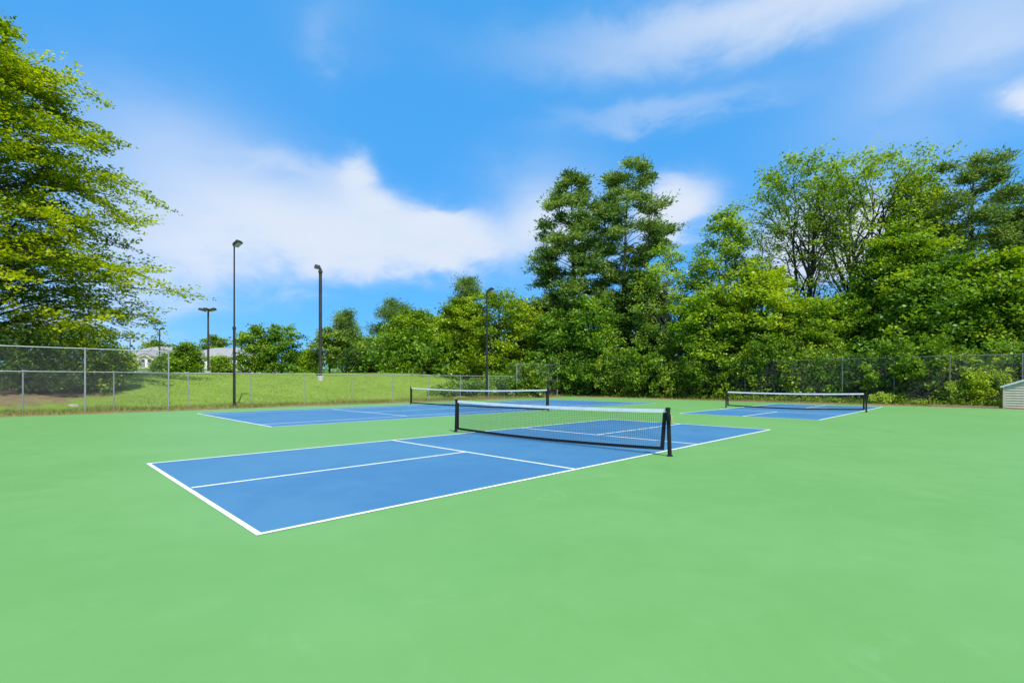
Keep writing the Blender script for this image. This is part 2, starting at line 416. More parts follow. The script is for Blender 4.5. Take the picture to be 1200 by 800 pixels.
# ------------------------------------------------------------------ nets
def net(name, label, A, B, hpost, hmid, bot_a, bot_b, botmid, cells, rpost, lean=0.0, detail=True, topz=None, inset=.09, flare=0.0):
    """A, B: feet of the two posts; the net hangs between them"""
    A = np.array(A+(0.,)); B = np.array(B+(0.,)); d = (B-A); Ln = np.linalg.norm(d); d /= Ln
    nrm = np.array([-d[1], d[0], 0])
    T = thing(name, label, 'net', (A+B)/2)
    lo = np.array([*((A+B)/2)])

    def bld(mb, n, m_, kind=None, **k):
        return mb.build(n, m_, T, kind, **k, loc=None) if False else _rel(mb, n, m_, kind, **k)

    def _rel(mb, n, m_, kind=None, **k):
        mb.v = [v-lo for v in mb.v]
        return mb.build(n, m_, T, kind, **k)
    topz = topz or hpost-.03
    P = lambda s, z: A+d*(inset+s*(Ln-2*inset)-flare*(1-z/topz)*s)+np.array([0, 0, z])
    zt = lambda s: topz+(hmid-topz)*(1-(2*s-1)**2)
    zb = lambda s: (bot_a*(1-s)+bot_b*s)+(botmid-(bot_a+bot_b)/2)*(1-(2*s-1)**2)
    for sgn, Q in ((-1, A), (1, B)):
        p = MB(); l_ = d*sgn*(-lean)
        p.tube([Q, Q+l_*.5+[0, 0, hpost*.5], Q+l_+[0, 0, hpost]], rpost, 14)
        p.tube([Q+[0, 0, .002], Q+[0, 0, .02]], rpost*1.5, 14)
        _rel(p, 'post', M['black'], smooth=False)
        c = MB(); top = Q+l_+np.array([0, 0, hpost])
        c.tube([top-[0, 0, .035], top+[0, 0, .014]], rpost*1.22, 14); _rel(c, 'post_cap', M['black'])
    n = 28; S = np.linspace(0, 1, n+1)
    tp_ = MB(); tw = .03
    for side in (0,):
        v = []; f = []
        for i, s in enumerate(S):
            a = P(s, zt(s)+.012); w = nrm*.011
            v += [a-w-[0, 0, .062], a-w*.9, a+w*.9, a+w-[0, 0, .062]]
            if i < n:
                k = 4*i; f += [(k, k+4, k+5, k+1), (k+1, k+5, k+6, k+2), (k+2, k+6, k+7, k+3), (k+3, k+7, k+4, k)]
        f += [(0, 1, 2, 3), (4*n, 4*n+3, 4*n+2, 4*n+1)]
        tp_.add(v, f)
    _rel(tp_, 'top_tape', M['tape'])
    bb = MB(); v = []; f = []
    for i, s in enumerate(S):
        a = P(s, zb(s)); w = nrm*.010
        v += [a-w, a-w+[0, 0, .058], a+w+[0, 0, .058], a+w]
        if i < n:
            k = 4*i; f += [(k, k+4, k+5, k+1), (k+1, k+5, k+6, k+2), (k+2, k+6, k+7, k+3), (k+3, k+7, k+4, k)]
    f += [(0, 1, 2, 3), (4*n, 4*n+3, 4*n+2, 4*n+1)]
    bb.add(v, f); _rel(bb, 'bottom_band', M['blackvinyl'])
    for s in (0, 1):
        sb = MB(); a0 = P(s, zb(s)); a1 = P(s, zt(s)-.045); w = nrm*.009; e = d*.034
        sb.add([a0-w-e, a0-w+e, a0+w+e, a0+w-e, a1-w-e, a1-w+e, a1+w+e, a1+w-e],
               [(0, 1, 5, 4), (1, 2, 6, 5), (2, 3, 7, 6), (3, 0, 4, 7), (0, 3, 2, 1), (4, 5, 6, 7)])
        _rel(sb, 'side_band', M['blackvinyl'])
    st = MB(); r = .0023 if detail else .0012
    nv = int(Ln/cells)
    for i in range(1, nv):
        s = i/nv; st.tube([P(s, zb(s)+.055), P(s, zt(s)-.048)], r, 3, False)
    nh = int((hmid-botmid)/cells)
    for j in range(1, nh):
        g = j/nh
        st.tube([P(s, zb(s)+.055+(zt(s)-.048-zb(s)-.055)*g) for s in S[::2]], r, 3, False)
    _rel(st, 'net_mesh', M['string'], 'stuff')
    # cable ends from the tape to the posts, ratchet on the far post
    for s, Q, sgn in ((0, A, -1), (1, B, 1)):
        cb = MB(); cb.tube([P(s, zt(s)-.01), Q-d*sgn*lean+[0, 0, hpost-.03]], .004, 6)
        _rel(cb, 'cable', M['galv'])
    return T, lo, A, B, d, nrm, _rel


T, lo, A, B, d, nrm, R_ = net('pickleball_net', 'nearest black pickleball net with white top tape across the front blue court',
                              (.08, 3.10), (.14, -3.02), .865, .80, .065, .10, .035, .044, .036, lean=.035, flare=.07)
c = MB(); q0 = B+np.array([0, 0, .70])+nrm*-.05
c.box(q0+nrm*0.02, (.05, .05, .11)); R_(c, 'crank', M['black'], bevel=.006)
c = MB(); c.tube([q0+[.0, -.055, .04], q0+[.0, -.06, -.03], q0+[.01, -.05, -.11]], .013, 8); R_(c, 'strap', M['yellow'])
c = MB(); c.tube([A+[0, 0, .872], A+[0, 0, .90]], .02, 10); R_(c, 'crank_knob', M['galv'])
net('pickleball_net', 'black pickleball net with white tape on the far right court near the fence',
    (17.72, 2.94), (18.1, -2.98), .85, .775, .09, .09, .03, .044, .034, detail=False)
net('tennis_net', 'wide tennis net across the blue court behind, left of the wood',
    (8.30, 17.75), (9.0, 7.55), 1.0, .88, .05, .05, .02, .045, .036, detail=False)


# ------------------------------------------------------------------ fences
def fence(label, p0, p1, H, posts, mid=None, group=None, cell=.055, rail_to=None, wr=.0017, gm='galv'):
    """posts: distances from p0"""
    p0 = np.array(p0, float); p1 = np.array(p1, float); Ln = np.linalg.norm(p1-p0); d = (p1-p0)/Ln
    T = thing('chain_link_fence', label, 'fence', (p0[0], p0[1], 0), 0, group)
    g = lambda s: float(hz(*(p0+d*s)))
    proto = None
    for s in posts:
        z0 = g(s)
        b_ = MB(); q = d*s
        b_.tube([(q[0], q[1], z0-.1), (q[0], q[1], H)], .033 if H > 2.2 else .027, 10, True)
        b_.tube([(q[0], q[1], H-.005), (q[0], q[1], H+.03), (q[0], q[1], H+.055)], [.04, .04, .012], 10, True)
        b_.build('post', M[gm], T)
    e = d*Ln
    r = MB(); r.tube([(0, 0, H), (e[0], e[1], H)], .022, 8); r.build('top_rail', M[gm], T)
    if mid: r = MB(); r.tube([(0, 0, mid), (e[0], e[1], mid)], .019, 8); r.build('middle_rail', M[gm], T)
    nrm = np.array([-d[1], d[0]])*.03
    # diagonal wires both ways, each clipped between ground and rail
    zb = .05; hh = H-zb; step = cell*1.4142
    V = []; F = []; n = 0
    ks = np.arange(-hh, Ln, step)
    for sg in (1, -1):
        for k in ks:
            a, b2 = (k, 0.), (k+hh, hh)
            s0 = max(a[0], 0.); s1 = min(b2[0], Ln)
            if s1-s0 < .02: continue
            za, zc = s0-k, s1-k
            if sg < 0: za, zc = hh-za, hh-zc
            A_ = np.array([d[0]*s0+nrm[0], d[1]*s0+nrm[1], za+zb]); B_ = np.array([d[0]*s1+nrm[0], d[1]*s1+nrm[1], zc+zb])
            if sg < 0: A_[:2] += nrm*.15; B_[:2] += nrm*.15
            u = np.array([nrm[0], nrm[1], 0])/.03*wr; w = np.cross((B_-A_)/np.linalg.norm(B_-A_), u/wr)*wr
            ring = [u, -u*.5+w*.87, -u*.5-w*.87]
            V += [A_+x for x in ring]+[B_+x for x in ring]
            F += [(n, n+1, n+4, n+3), (n+1, n+2, n+5, n+4), (n+2, n, n+3, n+5)]; n += 6
    npmesh('wire_mesh', np.array(V), np.array(F), M['wire'], parent=T, kind='stuff')
    return T


low = [-8.1, -5.2, -2.35, .5, 3.36, 6.2, 9.07, 11.9, 14.7, 17.5, 20.3]
fence('low galvanised chain link fence along the foot of the grass bank', (-13.8, 21.0), (20.3, 21.0), 1.76, [s+13.8 for s in [-13.8, -10.95]+low])
fence('tall chain link fence panel in front of the big tree at the left', (-15.2, 20.7), (-3.2, 20.7), 2.76, [0, 3, 6, 9, 12])
fence('tall chain link fence in the far corner beside the low fence', (20.62, 21.0), (28.3, 21.0), 2.80, [0, 2.6, 5.15, 7.68], mid=1.5)
yy = [19.6, 16.9, 14.1, 11.4, 8.5, 5.8, 2.8, -.05, -2.65, -5.1, -7.9, -10.6]
fence('tall vine grown chain link fence along the edge of the wood', (28.3, 20.93), (28.3, -13.5), 2.75, [20.93-y for y in yy], gm='oldgalv')


# ------------------------------------------------------------------ lamp posts
def head(T, c, d3, rz, tiltdeg, lens=True, s=1.0):
    """a box floodlight; rz its heading, tiltdeg how far it looks up"""
    tl = math.radians(tiltdeg)
    R = [[math.cos(tl), 0, -math.sin(tl)], [0, 1, 0], [math.sin(tl), 0, math.cos(tl)]]
    x, y, z = d3
    hsg = MB()
    v = np.array([(-x/2, -y/2, -z/2), (x/2, -y/2, -z/2), (x/2, y/2, -z/2), (-x/2, y/2, -z/2),
                  (-x/2*.8, -y/2*.8, z/2), (x/2*.9, -y/2*.8, z/2), (x/2*.9, y/2*.8, z/2), (-x/2*.8, y/2*.8, z/2)])
    def tr(v):
        v = v@np.array(R).T; cz, sz = math.cos(rz), math.sin(rz)
        return v@np.array([[cz, sz, 0], [-sz, cz, 0], [0, 0, 1]])+np.array(c)
    hsg.add(tr(v), [(3, 2, 1, 0), (4, 5, 6, 7), (0, 1, 5, 4), (1, 2, 6, 5), (2, 3, 7, 6), (3, 0, 4, 7)])
    o = hsg.build('lamp_head', M['bronze'], T, bevel=.012)
    ln = MB(); v = np.array([(sx*x*.40, sy*y*.40, zz_) for zz_ in (-z/2-.012, -z/2+.003) for sx, sy in ((-1, -1), (1, -1), (1, 1), (-1, 1))])
    ln.add(tr(v), [(3, 2, 1, 0), (4, 5, 6, 7), (0, 1, 5, 4), (1, 2, 6, 5), (2, 3, 7, 6), (3, 0, 4, 7)])
    ln.build('lamp_lens', M['lens'], o)
    fn = MB()
    for k in range(4):
        v = np.array([((-.3+k*.2)*x+a_, b_*y*.36, z/2+e_) for a_ in (-.006, .006) for b_ in (-1, 1) for e_ in (-.004, .03)])
        fn.add(tr(v), [(0, 1, 3, 2), (4, 6, 7, 5), (0, 4, 5, 1), (2, 3, 7, 6), (0, 2, 6, 4), (1, 5, 7, 3)])
    fn.build('cooling_fin', M['bronze'], o)


def heading(right, fwd=0.0):
    v = RT*right+FW*fwd; return math.atan2(v[1], v[0])


def court_lamp(label, px, D, ztop, zstep, r0, r1, hd, tilt, mt, base='plate', hsize=(.42, .36, .16), off=.20):
    p = at(px, D); z0 = float(hz(p[0], p[1])) if p[1] > SY1 else 0.
    T = thing('lamp_post', label, 'lamp post', (p[0], p[1], z0))
    H = ztop-z0
    s = MB(); s.tube([(0, 0, 0), (0, 0, zstep-z0)], [r0, r0*.92], 16); s.build('lower_pole', mt, T, smooth=False)
    s = MB(); s.tube([(0, 0, zstep-z0), (0, 0, H)], [r1, r1*.85], 16); s.build('upper_pole', M['rusty'] if mt is M['rusty'] else mt, T)
    s = MB(); s.tube([(0, 0, zstep-z0-.1), (0, 0, zstep-z0+.05)], r0*1.25, 16); s.build('collar', mt, T)
    if base == 'plate':
        s = MB(); s.box((0, 0, .02), (.34, .34, .04)); s.tube([(0, 0, .03), (0, 0, .18)], [r0*1.9, r0*1.15], 14); s.build('base_plate', mt, T)
        for a in range(4):
            s = MB(); q_ = (.13*(1 if a & 1 else -1), .13*(1 if a & 2 else -1)); s.tube([(q_[0], q_[1], .03), (q_[0], q_[1], .09)], .016, 6); s.build('anchor_bolt', M['galv'], T)
    else:
        s = MB(); s.tube([(0, 0, -.3), (0, 0, .30), (0, 0, .33)], [.24, .24, .21], 20); s.build('concrete_base', M['concrete'], T)
    c_, s_ = math.cos(hd), math.sin(hd)
    s = MB(); s.tube([(0, 0, H-.12), (c_*off*.3, s_*off*.3, H-.04), (c_*off*.7, s_*off*.7, H+.0)], .03, 8); s.build('bracket', mt, T)
    head(T, (c_*off, s_*off, H+.06), hsize, hd, tilt)
    return T


court_lamp('tall thin black lamp post with tilted floodlight standing inside the low fence at left', 274.5, 25.3, zz(287, 25.3), zz(384, 25.3), .066, .040, heading(1, -.3), 32, M['bronze'], hsize=(.40, .36, .15))
court_lamp('thick weathered lamp post on a pale concrete base atop the grass bank', 375.5, 37.5, zz(314, 37.5), zz(318, 37.5), .125, .10, heading(-1, -.3), 12, M['rusty'], base='conc', hsize=(.44, .40, .26), off=.20)
court_lamp('slim dark lamp post in front of the round bright green tree', 570.5, 37.6, zz(341, 37.6), zz(380, 37.6), .085, .06, heading(1, -.3), 32, M['bronze'], hsize=(.52, .4, .16), off=.27)


def yard_lamp(label, px, D, ztop, r, n, hs, group=None):
    p = at(px, D); z0 = float(hz(p[0], p[1]))
    T = thing('parking_lamp', label, 'lamp post', (p[0], p[1], z0)); H = ztop-z0
    s = MB(); s.tube([(0, 0, 0), (0, 0, H)], [r, r*.7], 12); s.build('pole', M['rusty'], T)
    s = MB(); s.tube([(0, 0, -.2), (0, 0, .5)], .3, 14); s.build('concrete_base', M['concrete'], T)
    for sg in n:
        hd = heading(sg, -.25 if sg else -1); c_, s_ = math.cos(hd), math.sin(hd); o_ = .62*hs if sg else .35*hs
        a = MB(); a.tube([(0, 0, H-.1), (c_*o_*.6, s_*o_*.6, H)], .05*hs, 8); a.build('arm', M['bronze'], T)
        head(T, (c_*o_, s_*o_, H+.04), (.75*hs, .5*hs, .26*hs), hd, 14 if sg else 5)


yard_lamp('triple headed parking lamp left of the tall black lamp post', 244, 58, zz(363.5, 58), .13, (-1, 0, 1), 1.0)
yard_lamp('twin headed parking lamp in front of the pale apartments', 187, 79, zz(385.5, 79), .13, (-1, 1), .85)
yard_lamp('small parking lamp seen beneath the branch tips of the big left tree', 152.5, 98, zz(396, 98), .12, (-1, 1), .85)
yard_lamp('thin far pole against the dark trees behind the bank', 508, 68, zz(386, 68), .10, (1,), .5)

# ------------------------------------------------------------------ apartments behind the bank
D = 124.
bc = at(213, D); z0 = float(hz(bc[0], bc[1]))
T = thing('apartment_building', 'pale two storey apartment building with grey roof behind the bank at left', 'building', (bc[0], bc[1], z0), YAW-PI/2)
# local x = to the right, local y = away from the camera
wx0, wx1 = -17.5, 18.5; eh = zz(418.5, D)-z0
o = MB(); o.box(((wx0+wx1)/2, 6, eh/2), (wx1-wx0, 12, eh)); wall = o.build('wall', M['stucco'], T)


def hip(x0, x1, y0, y1, ze, zr, inset):
    ym = (y0+y1)/2
    return MB().add([(x0, y0, ze), (x1, y0, ze), (x1, y1, ze), (x0, y1, ze), (x0+inset, ym, zr), (x1-inset, ym, zr),
                     (x0, y0, ze-.25), (x1, y0, ze-.25), (x1, y1, ze-.25), (x0, y1, ze-.25)],
                    [(0, 1, 5, 4), (1, 2, 5), (2, 3, 4, 5), (3, 0, 4), (6, 7, 1, 0), (7, 8, 2, 1), (8, 9, 3, 2), (9, 6, 0, 3), (9, 8, 7, 6)])


hip(wx0-.4, 1.0, -.35, 12.4, eh+.27, zz(406.0, D+6)-z0, 6.5).build('roof', M['shingle'], T)
hip(-1.0, wx1+.4, -.45, 12.5, eh+.25, zz(407.5, D+6)-z0, 5.5).build('roof', M['shingle'], T)
bay = MB(); bx = -7.4; bw = 2.3
bay.box((bx, -1.2, eh*.5), (bw*2, 2.4, eh)); bay.build('bay_wall', M['stucco'], T)
gb = MB(); pk = eh+1.0
gb.add([(bx-bw-.4, -2.7, eh), (bx+bw+.4, -2.7, eh), (bx, -2.7, pk), (bx-bw-.4, 2.5, eh), (bx+bw+.4, 2.5, eh), (bx, 2.5, pk)],
       [(0, 1, 2), (5, 4, 3), (0, 2, 5, 3), (1, 4, 5, 2), (0, 3, 4, 1)]); gb.build('bay_gable', M['shingle'], T)
ar = MB(); n = 10
pa = [(bx-bw*.95+(bw*1.9)*i/n, -2.75, eh-.9+1.15*math.sin(PI*i/n)) for i in range(n+1)]
ar.tube(pa, .14, 6); ar.build('arch_trim', M['cream'], T)
o = MB(); o.box((bx, -2.9, eh-2.75), (bw*1.9, .9, .25)); o.build('balcony_floor', M['cream'], T)
o = MB()
for i in range(15): o.box((bx-bw*.9+i*bw*1.8/14, -3.3, eh-2.15), (.05, .05, 1.0))
o.box((bx, -3.3, eh-1.62), (bw*1.9, .08, .08)); o.build('balcony_rail', M['trimwhite'], T)
wins = [(bx+1.2, -2.44, eh-1.35, 1.1, 1.3), (bx-.5, -2.44, eh-1.6, .9, 1.9)]
for i, wx in enumerate((-15.5, -12.3, 2.6, 5.2, 8.6, 11.0, 14.5, 17)):
    for wz in (eh-1.6, eh-4.3): wins.append((wx, -.04, wz, 1.0, 1.35))
for wx, wy, wz, ww, wh in wins:
    f_ = MB(); f_.box((wx, wy, wz), (ww+.2, .1, wh+.2)); f_ = f_.build('window', M['trimwhite'], T)
    g_ = MB(); g_.box((wx, wy-.06, wz), (ww, .04, wh)); g_.build('pane', M['glass'], f_)
    g_ = MB(); g_.box((wx, wy-.09, wz), (ww, .03, .06)); g_.build('glazing_bar', M['trimwhite'], f_)
# small cream house glimpsed under the trees
D = 112.; bc = at(463, D); z0 = float(hz(bc[0], bc[1]))
T = thing('house', 'small cream house glimpsed beneath trees beyond the bank', 'house', (bc[0], bc[1], z0), YAW-PI/2)
o = MB(); o.box((0, 4, 1.4), (9, 8, 2.8)); o.build('wall', mat('cream house paint', (.62, .55, .38), (.56, .5, .34), .8, 1), T)
hip(-5.1, 5.1, -.6, 8.6, 2.95, 4.7, 3).build('roof', M['shingle'], T)
for wx in (-3, 0, 3):
    f_ = MB(); f_.box((wx, -.05, 1.6), (1.3, .1, 1.4)); f_ = f_.build('window', M['trimwhite'], T)
    g_ = MB(); g_.box((wx, -.11, 1.6), (1.1, .04, 1.2)); g_.build('pane', M['glass'], f_)
# white van behind the crest
D = 108.; bc = at(360, D); z0 = float(hz(bc[0], bc[1]))-.45
T = thing('parked_van', 'white van parked beyond the bank, left of the thick lamp post', 'van', (bc[0], bc[1], z0), YAW-PI/2+.25)
prof = [(-2.3, .35), (2.3, .35), (2.35, .9), (1.7, 1.15), (1.2, 1.85), (.9, 1.98), (-2.2, 2.0), (-2.35, 1.7)]
b_ = MB(); n = len(prof); v = [(x, -.9, z) for x, z in prof]+[(x, .9, z) for x, z in prof]
b_.add(v, [tuple(range(n)), tuple(range(2*n-1, n-1, -1))]+[(i, n+i, n+(i+1) % n, (i+1) % n) for i in range(n)])
b_.build('body', M['vanwhite'], T, bevel=.06)
for x in (-1.45, 1.45):
    for y in (-.88, .88):
        w_ = MB(); w_.tube([(x, y-.1, .36), (x, y+.1, .36)], .36, 16); w_.build('wheel', M['rubber'], T)
for x, w_ in ((-1.5, 1.0), (-.3, 1.0), (.8, .8)):
    for y in (-.91, .91):
        g_ = MB(); g_.box((x, y, 1.5), (w_, .03, .5)); g_.build('side_window', M['glass'], T)

# ------------------------------------------------------------------ shed
T = thing('storage_shed', 'low beige storage shed with white roof edge at right edge of court', 'shed', (26.15, -8.45, 0))
hw = 1.22; dp = 1.5; ze = 1.08; zr = 1.58
core = MB(); core.add([(0.02, -hw, 0), (dp, -hw, 0), (dp, hw, 0), (0.02, hw, 0), (0.02, -hw, ze), (dp, -hw, ze), (dp, hw, ze), (0.02, hw, ze), (0.02, 0, zr), (dp, 0, zr)],
                      [(0, 3, 2, 1), (0, 4, 8, 7, 3), (1, 2, 6, 9, 5), (0, 1, 5, 4), (3, 7, 6, 2), (4, 5, 9, 8), (8, 9, 6, 7)])
core.build('wall', M['siding'], T)
bh = .122; z = .06
while z < zr-.02:
    w_ = hw-.055 if z+bh < ze else (hw-.05)*(zr-z-bh*.5)/(zr-ze)
    if w_ > .08:
        s = MB(); w0 = min(hw-.055, (hw)*(zr-z)/(zr-ze)-.02); w1 = min(hw-.055, max(.02, hw*(zr-z-bh)/(zr-ze)-.02))
        s.add([(-.040, -w0, z), (-.040, w0, z), (-.004, w1, z+bh+.006), (-.004, -w1, z+bh+.006), (.018, -w0, z), (.018, w0, z), (.018, w1, z+bh+.006), (.018, -w1, z+bh+.006)],
              [(0, 3, 2, 1), (4, 5, 6, 7), (0, 1, 5, 4), (3, 7, 6, 2), (0, 4, 7, 3), (1, 2, 6, 5)])
        s.build('siding_board', M['siding'], T)
    z += bh
for k in range(9):
    s = MB(); s.add([(0.0, hw+.022, .06+k*bh), (dp, hw+.022, .06+k*bh), (dp, hw+.004, .06+k*bh+bh), (0.0, hw+.004, .06+k*bh+bh), (0, hw-.01, .06+k*bh), (dp, hw-.01, .06+k*bh), (dp, hw-.01, .06+k*bh+bh), (0, hw-.01, .06+k*bh+bh)],
                    [(0, 1, 2, 3), (7, 6, 5, 4), (0, 4, 5, 1), (2, 6, 7, 3), (0, 3, 7, 4), (1, 5, 6, 2)])
    if k*bh+bh < ze-.02: s.build('siding_board', M['siding'], T)
for sy in (-1, 1):
    s = MB(); s.box((-.012, sy*(hw-.012), ze/2), (.06, .09, ze)); s.build('corner_trim', M['siding'], T)
    s = MB(); a = np.array([0, sy*(hw+.12), ze-.05]); b2 = np.array([0, 0, zr+.0])
    s.add([(-.10, a[1], a[2]), (-.10, 0, zr), (dp+.1, 0, zr), (dp+.1, a[1], a[2]), (-.10, a[1], a[2]+.075), (-.10, 0, zr+.075), (dp+.1, 0, zr+.075), (dp+.1, a[1], a[2]+.075)],
          [(0, 1, 2, 3), (7, 6, 5, 4), (0, 4, 5, 1), (1, 5, 6, 2), (2, 6, 7, 3), (3, 7, 4, 0)])
    s.build('roof_panel', M['trimwhite'], T)
s = MB(); s.box((-.03, -.35, .56), (.03, .9, .98)); dr = s.build('door', M['siding'], T)
s = MB(); s.box((-.055, .03, .58), (.03, .03, .12)); s.build('handle', M['black'], dr)
o = MB(); o.box((26.05, -5.75, .06), (.12, 2.6, .10)); o = o.build('timber_edging', M['timber'], bevel=.01)
o['label'] = 'pale timber edging board on the ground left of the shed'; o['category'] = 'edging board'
for (px, D, s_, lab) in ((86, 23.0, .22, 'flat pale stone lying on the earth under the big left tree'), (659, 41.3, .17, 'small pale stone on the earth near the far fence corner')):
    p = at(px, D); z0 = float(hz(p[0], p[1])); rng = np.random.default_rng(int(px))
    r = MB(); k = 9; pr = [(math.cos(a)*s_*rng.uniform(.8, 1.2), math.sin(a)*s_*.7*rng.uniform(.8, 1.2)) for a in np.arange(k)*2*PI/k]
    v = [(x, y, -.03) for x, y in pr]+[(x*.95, y*.95, s_*.25) for x, y in pr]+[(x*.55, y*.55, s_*.38) for x, y in pr]
    r.add(v, [(i, (i+1) % k, k+(i+1) % k, k+i) for i in range(k)]+[(k+i, k+(i+1) % k, 2*k+(i+1) % k, 2*k+i) for i in range(k)]+[tuple(range(2*k, 3*k))])
    o = r.build('stone', M['stone']); o.location = (p[0], p[1], z0); o['label'] = lab; o['category'] = 'stone'


# ------------------------------------------------------------------ vegetation
def unit(v): return v/(np.linalg.norm(v, axis=-1, keepdims=True)+1e-9)


def leaves(rng, C, Dr, n, ext, size, upb, ctint, needle=False, wid=.55, tj=.22):
    """n leaves round each cluster centre C, stretched along Dr"""
    N = len(C)
    d = unit(Dr)[:, None]; up = np.array([0, 0, 1.])
    s = unit(np.cross(d, up)+1e-6); u = np.cross(s, d)
    r = rng.normal(size=(N, n, 3))
    if not needle: r = r/np.maximum(1, np.linalg.norm(r, axis=-1, keepdims=True)/1.6)
    off = d*r[..., :1]*ext[0]+s*r[..., 1:2]*ext[1]+u*r[..., 2:]*ext[2]
    c = C[:, None]+off
    sz = size*rng.uniform(.6, 1.35, (N, n, 1))
    if needle:
        ax = unit(off+rng.normal(size=(N, n, 3))*ext[0]*.5+up*ext[0]*.35)
        nn = unit(np.cross(ax, rng.normal(size=(N, n, 3))))
    else:
        nn = unit(up*upb+rng.normal(size=(N, n, 3))*.55)
        ax = unit(np.cross(nn, rng.normal(size=(N, n, 3)))+d*.5)
        ax = unit(ax-nn*(ax*nn).sum(-1, keepdims=True))
    w = np.cross(nn, ax)
    a = c-ax*sz*.5; b = c+w*sz*wid*.5+nn*sz*.10; e = c+ax*sz*.5; f = c-w*sz*wid*.5+nn*sz*.10
    V = np.stack([a, b, e, f], 2).reshape(-1, 3)
    Q = np.arange(N*n*4).reshape(-1, 4)
    tt = np.clip(ctint[:, None]+rng.normal(size=(N, n))*tj*.8, 0, 1)
    return V, Q, np.repeat(tt.ravel(), 4)


def tubes(P, R, k):
    """P (M,n,3), R (M,n) -> verts, quads"""
    Mn, n = P.shape[:2]
    t = unit(np.gradient(P, axis=1)); a = np.where(np.abs(t[..., :1]) < .8, np.array([1., 0, 0]), np.array([0, 1., 0]))
    u = unit(np.cross(t, a)); w = np.cross(t, u); an = np.arange(k)*2*PI/k
    V = P[:, :, None]+R[:, :, None, None]*(u[:, :, None]*np.cos(an)[:, None]+w[:, :, None]*np.sin(an)[:, None])
    i, j = np.meshgrid(np.arange(n-1), np.arange(k), indexing='ij')
    q = np.stack([i*k+j, i*k+(j+1) % k, (i+1)*k+(j+1) % k, (i+1)*k+j], -1).reshape(-1, 4)
    Q = (q[None]+(np.arange(Mn)*n*k)[:, None, None]).reshape(-1, 4)
    return V.reshape(-1, 3), Q


def join(parts):
    V, Q, n = [], [], 0
    for v, q in parts: V.append(v); Q.append(q+n); n += len(v)
    return np.concatenate(V), np.concatenate(Q)


